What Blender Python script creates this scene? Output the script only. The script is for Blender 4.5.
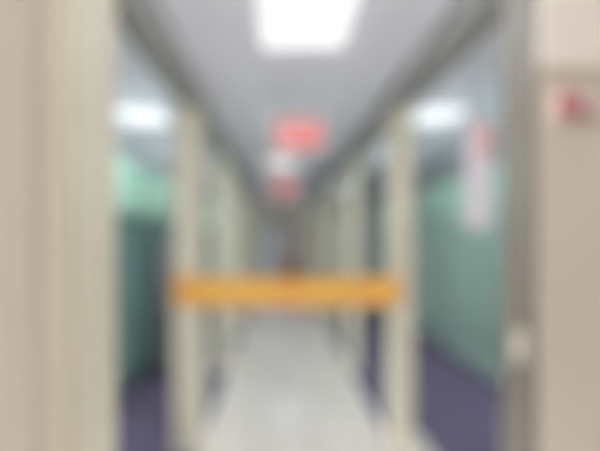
import bpy, bmesh, math, random
from mathutils import Vector
random.seed(4)
S = bpy.context.scene
COL = S.collection
for o in list(bpy.data.objects):
    bpy.data.objects.remove(o)

# ------------------------------------------------------------------ camera
EYE = 1.62
cam_d = bpy.data.cameras.new('camera')
cam = bpy.data.objects.new('camera', cam_d)
COL.objects.link(cam)
cam.location = (0, 0, EYE)
cam.rotation_euler = (math.radians(90), 0, 0)
cam_d.sensor_width = 36
cam_d.lens = 27.0                       # 450 px on a 600 px frame
cam_d.shift_x = 22 / 600
cam_d.shift_y = 12.5 / 600
cam_d.clip_start = 0.02
cam_d.dof.use_dof = True                # the photograph is thrown out of focus: the lens is set to its near limit
cam_d.dof.focus_distance = 0.15
cam_d.dof.aperture_fstop = 2.6
S.camera = cam

# ------------------------------------------------------------------ world, exposure
w = bpy.data.worlds.new('world')
S.world = w
w.use_nodes = True
w.node_tree.nodes['Background'].inputs[0].default_value = (0.9, 0.95, 1.0, 1)
w.node_tree.nodes['Background'].inputs[1].default_value = 0.0
S.view_settings.view_transform = 'Standard'
S.view_settings.look = 'None'
S.view_settings.gamma = 1
S.view_settings.use_curve_mapping = False
S.view_settings.exposure = 0.0
S.cycles.max_bounces = 10
S.cycles.diffuse_bounces = 8
S.cycles.use_denoising = True
S.cycles.sample_clamp_direct = 1.05          # the sensor clips at white
PANEL = dict(corridor=40.0, aisle=115.0, room=26.0)      # how bright each kind of ceiling panel glows

# ------------------------------------------------------------------ helpers
def lin(c):
    return tuple((v / 255 / 12.92) if v / 255 <= .04045 else ((v / 255 + .055) / 1.055) ** 2.4 for v in c)

def mat(name, rgb, rough=.6, spec=.5, var=.04, scale=6.0, metal=0.0, sheen=0.0):
    m = bpy.data.materials.new(name)
    m.use_nodes = True
    nt = m.node_tree
    b = nt.nodes['Principled BSDF']
    c = lin(rgb)
    tc = nt.nodes.new('ShaderNodeTexCoord')
    no = nt.nodes.new('ShaderNodeTexNoise')
    no.inputs['Scale'].default_value = scale
    no.inputs['Detail'].default_value = 4
    rp = nt.nodes.new('ShaderNodeValToRGB')
    rp.color_ramp.elements[0].position = .3
    rp.color_ramp.elements[1].position = .7
    rp.color_ramp.elements[0].color = (*[v * (1 - var) for v in c], 1)
    rp.color_ramp.elements[1].color = (*[min(1, v * (1 + var)) for v in c], 1)
    nt.links.new(tc.outputs['Object'], no.inputs['Vector'])
    nt.links.new(no.outputs['Fac'], rp.inputs['Fac'])
    nt.links.new(rp.outputs['Color'], b.inputs['Base Color'])
    b.inputs['Roughness'].default_value = rough
    b.inputs['Specular IOR Level'].default_value = spec
    b.inputs['Metallic'].default_value = metal
    if sheen:
        b.inputs['Sheen Weight'].default_value = sheen
    return m

def glow(name, rgb, strength, base=.1):
    m = bpy.data.materials.new(name)
    m.use_nodes = True
    b = m.node_tree.nodes['Principled BSDF']
    b.inputs['Base Color'].default_value = (*[v * base for v in lin(rgb)], 1)
    b.inputs['Specular IOR Level'].default_value = .1
    b.inputs['Emission Color'].default_value = (*lin(rgb), 1)
    b.inputs['Emission Strength'].default_value = strength
    return m

def tiles(name, rgb, grout, size, rough, line=.004, var=.03, spec=.5):
    m = mat(name, rgb, rough, spec, var, 3.0)
    nt = m.node_tree
    b = nt.nodes['Principled BSDF']
    tc = nt.nodes.new('ShaderNodeTexCoord')
    br = nt.nodes.new('ShaderNodeTexBrick')
    br.offset = 0
    br.inputs['Scale'].default_value = 1
    br.inputs['Brick Width'].default_value = size
    br.inputs['Row Height'].default_value = size
    br.inputs['Mortar Size'].default_value = line
    br.inputs['Mortar'].default_value = (*lin(grout), 1)
    ramp = [n for n in nt.nodes if n.type == 'VALTORGB'][0]
    nt.links.new(tc.outputs['Object'], br.inputs['Vector'])
    nt.links.new(ramp.outputs['Color'], br.inputs['Color1'])
    nt.links.new(ramp.outputs['Color'], br.inputs['Color2'])
    nt.links.new(br.outputs['Color'], b.inputs['Base Color'])
    return m

def fabric(name, rgb, var=.12, stripes=0.0):
    m = mat(name, rgb, .9, .15, var, 40.0, sheen=.2)
    nt = m.node_tree
    b = nt.nodes['Principled BSDF']
    tc = nt.nodes.new('ShaderNodeTexCoord')
    wv = nt.nodes.new('ShaderNodeTexWave')
    wv.inputs['Scale'].default_value = 120
    bp = nt.nodes.new('ShaderNodeBump')
    bp.inputs['Strength'].default_value = .15
    nt.links.new(tc.outputs['Object'], wv.inputs['Vector'])
    nt.links.new(wv.outputs['Fac'], bp.inputs['Height'])
    nt.links.new(bp.outputs['Normal'], b.inputs['Normal'])
    return m

def box(bm, x0, x1, y0, y1, z0, z1, bev=0.0):
    vs = [bm.verts.new(p) for p in ((x0, y0, z0), (x1, y0, z0), (x1, y1, z0), (x0, y1, z0),
                                    (x0, y0, z1), (x1, y0, z1), (x1, y1, z1), (x0, y1, z1))]
    fs = [bm.faces.new([vs[i] for i in f]) for f in
          ((0, 3, 2, 1), (4, 5, 6, 7), (0, 1, 5, 4), (1, 2, 6, 5), (2, 3, 7, 6), (3, 0, 4, 7))]
    if bev > 0:
        es = list({e for f in fs for e in f.edges})
        bmesh.ops.bevel(bm, geom=es, offset=bev, segments=2, affect='EDGES', clamp_overlap=True)
    return bm

def rod(bm, p, q, r, n=14):
    p, q = Vector(p), Vector(q)
    d = q - p
    geo = bmesh.ops.create_cone(bm, cap_ends=True, segments=n, radius1=r, radius2=r, depth=d.length)
    rot = d.to_track_quat('Z', 'Y').to_matrix().to_4x4()
    rot.translation = (p + q) / 2
    bmesh.ops.transform(bm, matrix=rot, verts=geo['verts'])
    return bm

def BM():
    return bmesh.new()

def obj(name, bm, m, parent=None, smooth=False):
    me = bpy.data.meshes.new(name)
    bmesh.ops.recalc_face_normals(bm, faces=bm.faces[:])
    bm.to_mesh(me)
    bm.free()
    if smooth:
        for p in me.polygons:
            p.use_smooth = True
    me.materials.append(m)
    o = bpy.data.objects.new(name, me)
    COL.objects.link(o)
    if parent:
        o.parent = parent
    return o

def boxo(name, dims, m, parent=None, bev=0.0):
    return obj(name, box(BM(), *dims, bev), m, parent)

def tag(o, label, cat=None, group=None, kind=None):
    o['label'] = label
    if cat: o['category'] = cat
    if group: o['group'] = group
    if kind: o['kind'] = kind
    return o

def thing(name, loc, label, cat, group=None, rz=0):
    o = bpy.data.objects.new(name, None)
    COL.objects.link(o)
    o.location = loc
    o.rotation_euler = (0, 0, rz)
    return tag(o, label, cat, group)

def dup(root, loc, label):
    r = root.copy(); COL.objects.link(r)
    r.location = loc
    r['label'] = label
    for ch in list(root.children):
        c = ch.copy(); COL.objects.link(c); c.parent = r
        for g in ch.children:
            d = g.copy(); COL.objects.link(d); d.parent = c
    return r

def struct(name, dims, m, label, bev=0.0, cat='wall'):
    o = boxo(name, dims, m, None, bev)
    return tag(o, label, cat, None, 'structure')

# ------------------------------------------------------------------ materials
M = dict(
    beige=mat('cream_wall_paint', (186, 184, 168), .55, .3, .03, 2.5),
    warm=mat('warm_beige_paint', (198, 194, 186), .55, .3, .03, 2.0),
    casing=mat('casing_paint', (198, 195, 184), .5, .35, .03, 3),
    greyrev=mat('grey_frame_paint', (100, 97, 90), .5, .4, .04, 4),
    greywall=mat('blue_grey_wall_paint', (150, 158, 160), .6, .3, .04, 3),
    beam=mat('grey_beam_paint', (128, 129, 127), .6, .3, .03, 3),
    white=mat('white_paint', (240, 237, 232), .5, .4, .02, 5),
    skirt=mat('grey_skirting', (150, 146, 138), .5, .4, .03, 6),
    floor=tiles('polished_floor_tile', (240, 231, 227), (216, 208, 204), .6, .12, .003, .03),
    ceil=tiles('ceiling_tile', (202, 206, 215), (184, 188, 197), .6, .8, .010, .02, .2),
    carpet=mat('purple_carpet', (72, 67, 84), .95, .1, .18, 90),
    alu=mat('brushed_aluminium', (190, 192, 194), .35, .5, .03, 20, metal=.9),
    orange=fabric('orange_fabric', (212, 166, 82), .04),
    redorange=fabric('red_orange_print', (208, 146, 80), .04),
    hem=fabric('orange_webbing', (202, 152, 80), .05),
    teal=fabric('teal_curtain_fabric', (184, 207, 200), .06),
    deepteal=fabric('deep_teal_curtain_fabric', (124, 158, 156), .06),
    mint=fabric('lit_top_mint_fabric', (208, 234, 224), .05),  # light on the curtain tops put into a paler mint
    dark=mat('charcoal_metal', (72, 78, 80), .45, .4, .05, 8),
    black=mat('black_plastic', (38, 38, 40), .4, .5, .05, 10),
    red=mat('red_plastic', (188, 118, 124), .4, .5, .04, 10),
    lilac=mat('lilac_white_board', (214, 209, 218), .5, .4, .02, 6),
    rose=mat('rose_print', (214, 176, 174), .6, .3, .03, 6),
    doorblue=mat('blue_grey_door_paint', (176, 184, 196), .45, .4, .03, 4),
    brown=mat('brown_wood', (128, 98, 84), .45, .4, .12, 9),
    glass=mat('dim_door_glass', (196, 206, 212), .1, .6, .02, 4),
)
SIGN_RED = glow('lit_red_sign_face', (232, 96, 98), .62)
SIGN_TXT = glow('lit_sign_letters', (255, 225, 222), .68)
G_COR = glow('corridor_light_diffuser', (252, 252, 255), PANEL['corridor'])
G_AIS = glow('aisle_light_diffuser', (248, 253, 255), PANEL['aisle'])
G_DIM = glow('dimmed_aisle_light_diffuser', (248, 253, 255), 14.0)
G_ADDED = glow('added_aisle_light_diffuser', (248, 253, 255), 130.0)  # narrow lamps added out of sight behind the pillars to brighten the curtains
G_FILL = glow('added_lobby_diffuser', (255, 246, 236), PANEL['room'])  # unseen lamp added to brighten the near wall faces

# ------------------------------------------------------------------ the setting
WL, WR = -.584, .862          # inner faces of the two rows of pilasters
XL, XR = -1.65, 2.50          # outer walls of the two side aisles
CEIL, END = 2.77, 14.0
CX = (WL + WR) / 2
NL0, NL1 = 1.30, 1.62         # near opening, left jamb
NR0, NR1 = 1.52, 1.73         # near opening, right jamb
BACK = -2.6

struct('floor', (XL - .2, XR + .2, BACK - .1, END + .1, -.1, 0), M['floor'], 'pale polished tile floor running down the corridor', cat='floor')
struct('ceiling', (XL - .2, XR + .2, BACK - .1, END + .1, CEIL, CEIL + .1), M['ceil'], 'light grey tiled ceiling over the corridor', cat='ceiling')
struct('wall_left', (XL - .2, XL, NL1, END, 0, CEIL), M['greywall'], 'blue grey outer wall behind the curtains of the left aisle')
struct('wall_right', (XR, XR + .2, NR1, END, 0, CEIL), M['greywall'], 'blue grey outer wall behind the curtains of the right aisle')
struct('wall_end', (XL - .2, XR + .2, END, END + .15, 0, CEIL), M['beige'], 'cream end wall closing the far end of the corridor')
struct('wall_near_left', (XL - .2, WL - .012, NL0, NL1, 0, CEIL), M['warm'], 'beige wall beside the near opening, left')
struct('wall_near_right', (WR + .012, XR + .2, NR0, NR1, 0, CEIL), M['warm'], 'beige wall beside the near opening, right')
struct('wall_lobby_left', (XL - .2, XL - .05, BACK, NL0, 0, CEIL), M['warm'], 'beige side wall of the near lobby, left')
struct('wall_lobby_right', (XR + .05, XR + .2, BACK, NR0, 0, CEIL), M['warm'], 'beige side wall of the near lobby, right')
struct('wall_back', (XL - .2, XR + .2, BACK - .1, BACK, 0, CEIL), M['warm'], 'beige wall closing the near lobby')
struct('trim_1', (WL - .09, WL - .013, NL0 - .018, NL0, 0, CEIL), M['casing'], 'cream casing strip around the left edge of the near opening', .004, 'trim')
struct('trim_4', (WL - .012, WL, NL0 - .004, NL1 + .004, 0, CEIL), M['beige'], 'cream lining of the left jamb of the near opening', .002, 'trim')
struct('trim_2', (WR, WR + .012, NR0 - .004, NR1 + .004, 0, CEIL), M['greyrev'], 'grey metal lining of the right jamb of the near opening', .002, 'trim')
struct('trim_3', (WR + .012, XR, NR0 - .03, NR0, 2.19, CEIL), M['white'], 'white head panel above the beige wall at the right', .004, 'trim')
struct('carpet_left', (XL, WL - .02, NL1, END, 0, .008), M['carpet'], 'dark purple carpet in the left aisle', cat='carpet')
struct('carpet_right', (1.17, XR, NR1, 3.75, 0, .008), M['carpet'], 'dark purple carpet at the near end of the right aisle', cat='carpet')
struct('carpet_right', (WR + .02, XR, 3.75, END, 0, .008), M['carpet'], 'dark purple carpet along the far part of the right aisle', cat='carpet')
PW, PT = .20, .27
ordinal = ['first', 'second', 'third', 'fourth', 'fifth', 'sixth']
for k in range(5):
    y = 3.33 + 2.1 * k
    for side, xi, s in (('left', WL, -1), ('right', WR, 1)):
        wd = PW if s < 0 else .145
        a, b = sorted((xi, xi + s * wd))
        p = struct('pilaster', (a, b, y, y + PT, 0, CEIL - .17), M['beige'], f'{ordinal[k]} cream pillar along the {side} side of the corridor', .008, 'pillar')
        boxo('skirting', (a - .008, b + .008, y - .008, y + PT + .008, .0, .09), M['casing'], p, .003)
for side, xi, s, y0 in (('left', WL, -1, NL1), ('right', WR, 1, NR1)):
    a, b = sorted((xi, xi + s * .16))
    struct('beam', (a, b, y0, END, CEIL - .17, CEIL), M['beam'], f'grey beam over the {side} row of pillars', .004, 'beam')
struct('baseboard_left', (XL, XL + .015, NL1, END, .008, .10), M['skirt'], 'grey baseboard of the left aisle wall', .003, 'baseboard')
struct('baseboard_right', (XR - .015, XR, NR1, END, .008, .10), M['skirt'], 'grey baseboard of the right aisle wall', .003, 'baseboard')

def end_door(name, x0, x1, m, label):
    o = struct(name, (x0, x1, END - .05, END, 0, 2.08), m, label, .004, 'door')
    f = BM()
    box(f, x0 - .05, x0, END - .07, END, 0, 2.08)
    box(f, x1, x1 + .05, END - .07, END, 0, 2.08)
    box(f, x0 - .05, x1 + .05, END - .07, END, 2.08, 2.14)
    obj('door_frame', f, M['casing'], o)
    boxo('glass_pane', (x0 + .14, x1 - .14, END - .056, END - .048, 1.1, 1.85), M['glass'], o)
    h = BM()
    rod(h, (x1 - .07, END - .05, 1.02), (x1 - .07, END - .10, 1.02), .011)
    rod(h, (x1 - .07, END - .10, 1.02), (x1 - .18, END - .10, 1.02), .010)
    obj('door_handle', h, M['alu'], o)
end_door('door_1', -.53, .02, M['doorblue'], 'pale blue grey door in the end wall')
end_door('door_2', .16, .70, M['brown'], 'brown wooden door in the end wall')

# ------------------------------------------------------------------ ceiling lights
def ceiling_light(loc, wx, ly, m, label, group):
    t = thing('ceiling_light', loc, label, 'ceiling light', group)
    f = BM()
    for x0, x1, y0, y1 in ((-wx/2, wx/2, -ly/2, -ly/2 + .02), (-wx/2, wx/2, ly/2 - .02, ly/2),
                           (-wx/2, -wx/2 + .02, -ly/2 + .02, ly/2 - .02), (wx/2 - .02, wx/2, -ly/2 + .02, ly/2 - .02)):
        box(f, x0, x1, y0, y1, -.022, 0)
    obj('frame', f, M['alu'], t)
    boxo('diffuser', (-wx/2 + .02, wx/2 - .02, -ly/2 + .02, ly/2 - .02, -.055, 0), m, t)
    return t
GC = 'ceiling lights along the middle of the corridor'
c0 = ceiling_light((CX, 2.02, CEIL), .51, 1.2, G_COR, 'big bright square light panel in the corridor ceiling just past the near opening', GC)
ceiling_light((CX - .09, 6.8, CEIL), .5, 1.0, glow('dim_light_diffuser', (255, 250, 250), .9), 'smaller white light panel seen below the red exit sign, further down the corridor ceiling', GC)
dup(c0, (CX, 11.4, CEIL), 'farthest light panel in the corridor ceiling near the end wall')
GA = 'ceiling lights in the side aisles'
names = ['near', 'added unseen narrow', 'far']
a0 = None
for side, x in (('left', -1.235), ('right', 1.466)):
    for k, y in enumerate((4.15, 6.0, 10.0)):
        lab = f'{names[k]} light panel in the ceiling of the {side} aisle'
        if a0 is None:
            a0 = ceiling_light((x, y, CEIL), .42, .5, G_AIS, lab, GA)
        else:
            ceiling_light((x, y, CEIL), (.42, .20, .42)[k], .5, (G_AIS, G_ADDED, G_DIM)[k], lab, GA)
ceiling_light((.15, .55, CEIL), .6, 1.2, G_FILL, 'added unseen light panel in the lobby ceiling on the near side of the opening', 'added lobby lights')

# ------------------------------------------------------------------ orange barrier banner
def banner():
    x0, x1, zc, h = -.775, .905, 1.232, .215
    yb = 3.33 - .014
    t = thing('barrier_banner', (0, yb, zc), 'orange fabric barrier banner stretched across the corridor between the first two pillars', 'barrier')
    n, r = 48, 6
    def sheet(xa, xb, za, zb, off, thick):
        bm = BM()
        g = []
        for side in (0, 1):
            rows = []
            for j in range(r + 1):
                row = []
                for i in range(n + 1):
                    x = xa + (xb - xa) * i / n
                    u = (x - x0) / (x1 - x0)
                    sag = -.012 * math.sin(math.pi * u)
                    z = za + (zb - za) * j / r + sag
                    y = .006 * math.sin(9 * u + 2 * j / r) * math.sin(math.pi * u) + off + (thick if side else 0)
                    row.append(bm.verts.new((x, y, z)))
                rows.append(row)
            g.append(rows)
        for s in (0, 1):
            for j in range(r):
                for i in range(n):
                    bm.faces.new((g[s][j][i], g[s][j][i+1], g[s][j+1][i+1], g[s][j+1][i]))
        for i in range(n):
            for j in (0, r):
                bm.faces.new((g[0][j][i], g[0][j][i+1], g[1][j][i+1], g[1][j][i]))
        for j in range(r):
            for i in (0, n):
                bm.faces.new((g[0][j][i], g[0][j+1][i], g[1][j+1][i], g[1][j][i]))
        return bm
    obj('fabric', sheet(x0 + .03, x1 - .03, -h/2, h/2, 0, .004), M['orange'], t, True)
    for za in (-h/2, h/2 - .018):
        obj('hem', sheet(x0 + .03, x1 - .03, za, za + .018, -.002, .008), M['hem'], t, True)
    for xa, xb in ((-.71, -.60), (-.02, .17), (.56, .72)):
        o = obj('printed_patch', sheet(xa, xb, -.055, .05, -.0025, .009), M['redorange'], t, True)
        o['label'] = 'redder printed patch'
    for xa in (x0, x1 - .045):
        c = obj('end_clamp', box(BM(), xa, xa + .045, -.006, .014, -h/2 - .012, h/2 + .012, .003), M['hem'], t)
        for z in (-.07, .07):
            obj('screw', rod(BM(), (xa + .022, -.009, z), (xa + .022, -.004, z), .008), M['alu'], c)
banner()

# ------------------------------------------------------------------ exit signs
def text_bm(body, size, depth):
    cu = bpy.data.curves.new('letters', 'FONT')
    cu.body = body
    cu.size = size
    cu.extrude = depth
    cu.offset = size * .012
    cu.align_x = 'CENTER'
    cu.align_y = 'CENTER'
    o = bpy.data.objects.new('letters', cu)
    COL.objects.link(o)
    dg = bpy.context.evaluated_depsgraph_get()
    me = bpy.data.meshes.new_from_object(o.evaluated_get(dg))
    bm = BM()
    bm.from_mesh(me)
    bpy.data.objects.remove(o)
    bpy.data.curves.remove(cu)
    bpy.data.meshes.remove(me)
    for v in bm.verts:
        v.co = Vector((v.co.x, v.co.z, v.co.y))
    bmesh.ops.reverse_faces(bm, faces=bm.faces[:])
    return bm

t = thing('exit_sign', (CX, 3.1, 2.33), 'glowing red exit sign hanging below the corridor ceiling, the bigger of two', 'exit sign', 'red exit signs hanging over the corridor')
W2, H2 = .165, .105
boxo('face', (-W2 + .012, W2 - .012, -.028, .028, -H2 + .012, H2 - .012), SIGN_RED, t)
f = BM()
box(f, -W2, W2, -.033, .033, H2 - .012, H2); box(f, -W2, W2, -.033, .033, -H2, -H2 + .012)
box(f, -W2, -W2 + .012, -.033, .033, -H2 + .012, H2 - .012); box(f, W2 - .012, W2, -.033, .033, -H2 + .012, H2 - .012)
obj('frame', f, M['white'], t)
tx = text_bm('EXIT', .135, .003)
for v in tx.verts: v.co.y += -.030
obj('lettering', tx, SIGN_TXT, t)
for s in (-1, 1):
    r_ = BM(); rod(r_, (s * .11, 0, H2), (s * .11, 0, CEIL - 2.33), .006)
    rr = obj('hanger_rod', r_, M['alu'], t)
    r_ = BM(); rod(r_, (s * .11, 0, CEIL - 2.33 - .012), (s * .11, 0, CEIL - 2.33), .025)
    obj('ceiling_rose', r_, M['white'], rr)
dup(t, (CX - .06, 6.2, 2.31), 'smaller red exit sign hanging deeper in the corridor, below the far ceiling light')

# ------------------------------------------------------------------ curtains
def curtain_bm(z0, z1, width, depth, seed):
    rnd = random.Random(seed)
    n = 96
    ph = rnd.uniform(0, 6)
    bm = BM()
    rows = []
    zs = [z1 + (z0 - z1) * j / 8 for j in range(9)]
    for j, z in enumerate(zs):
        row = []
        for i in range(n + 1):
            u = i / n
            fl = depth * (.55 + .45 * (CEIL - z) / CEIL)
            x = fl * math.sin(u * 2 * math.pi * 9 + ph * 0) + .25 * fl * math.sin(u * 23 + ph + z)
            row.append(bm.verts.new((x, (u - .5) * width, z)))
        rows.append(row)
    for j in range(8):
        for i in range(n):
            bm.faces.new((rows[j][i], rows[j][i+1], rows[j+1][i+1], rows[j+1][i]))
    geo = bmesh.ops.solidify(bm, geom=bm.faces[:], thickness=.002)
    return bm

RAIL = 2.44
nth = ordinal + ['seventh', 'last']
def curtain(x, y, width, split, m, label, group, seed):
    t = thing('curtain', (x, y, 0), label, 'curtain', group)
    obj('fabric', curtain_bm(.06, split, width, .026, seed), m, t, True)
    h = obj('lit_top', curtain_bm(split, RAIL - .03, width, .026, seed), M['mint'], t, True)  # made-up separate top part, paler to stand for brighter light there
    h['label'] = 'pale mint curtain top, brighter light put into its colour'
    for i in range(10):
        yy = (-.5 + (i + .5) / 10) * width
        hk = rod(BM(), (0, yy, RAIL - .045), (0, yy, RAIL - .001), .004, 8)
        obj('hook', hk, M['alu'], t)
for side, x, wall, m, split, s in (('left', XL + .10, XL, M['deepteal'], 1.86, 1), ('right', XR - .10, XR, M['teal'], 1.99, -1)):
    t = thing('curtain_rail', (x, 0, RAIL), f'aluminium curtain rail along the wall of the {side} aisle', 'curtain rail', 'curtain rails in the aisles')
    boxo('rail', (-.014, .014, 3.1, 11.45, -.001, .022), M['alu'], t, .002)
    for k in range(6):
        y = 3.3 + k * 1.58
        b = BM()
        box(b, *sorted((0, wall - x)), y - .012, y + .012, .022, .034)
        box(b, *sorted((wall - x, wall - x + s * .008)), y - .025, y + .025, -.01, .066)
        obj('bracket', b, M['alu'], t)
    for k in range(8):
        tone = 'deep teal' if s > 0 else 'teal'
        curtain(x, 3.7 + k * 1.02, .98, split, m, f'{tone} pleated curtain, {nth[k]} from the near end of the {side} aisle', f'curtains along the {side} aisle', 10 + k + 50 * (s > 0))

# ------------------------------------------------------------------ tall cabinet in the left aisle
t = thing('tall_cabinet', (-1.27, 5.15, .008), 'charcoal tall metal cabinet standing in the left aisle before the curtains', 'cabinet')
boxo('body', (-.2, .2, .02, .42, .06, 1.62), M['dark'], t, .004)
boxo('plinth', (-.19, .19, .03, .41, 0, .06), M['black'], t)
for xa, xb, hx in ((-.195, -.002, -.03), (.002, .195, .03)):
    d = boxo('door', (xa, xb, 0, .02, .08, 1.60), M['dark'], t, .003)
    hb = BM(); rod(hb, (hx, -.018, .85), (hx, -.018, 1.0), .006); rod(hb, (hx, -.018, .86), (hx, .002, .86), .004, 8); rod(hb, (hx, -.018, .99), (hx, .002, .99), .004, 8)
    obj('handle', hb, M['alu'], d)

# ------------------------------------------------------------------ hanging vertical sign in the right aisle
t = thing('hanging_sign', (1.29, 2.9, 1.68), 'tall narrow white hanging sign with rose top panel in the right aisle', 'sign')
boxo('board', (-.085, .085, -.008, .008, 0, .70), M['lilac'], t, .003)
boxo('top_panel', (-.02, .083, -.011, -.008, .46, .68), M['rose'], t)
for s in (-1, 1):
    r_ = BM(); rod(r_, (s * .06, 0, .70), (s * .06, 0, CEIL - 1.68), .003, 8)
    obj('cord', r_, M['alu'], t)

# ------------------------------------------------------------------ wall fittings on the near opening
t = thing('alarm_sounder', (.985, NR0, 2.06), 'small red alarm sounder mounted on the beige wall at the right', 'alarm')
boxo('back_plate', (-.06, .06, -.012, 0, -.042, .042), M['white'], t, .003)
boxo('housing', (-.05, .05, -.045, -.012, -.034, .034), M['red'], t, .008)
g = BM()
for k in range(4):
    box(g, -.032, .006, -.0475, -.044, -.02 + k * .011, -.015 + k * .011)
obj('grille', g, M['black'], t)
boxo('strobe_lens', (.016, .042, -.055, -.044, -.02, .022), M['lilac'], t, .004)

t = thing('light_switch', (WR, 1.60, 1.235), 'white light switch on the grey jamb of the near opening', 'light switch')
boxo('plate', (-.009, 0, -.043, .043, -.06, .06), M['casing'], t, .003)
boxo('rocker', (-.014, -.008, -.016, .016, -.03, .03), M['white'], t, .002)
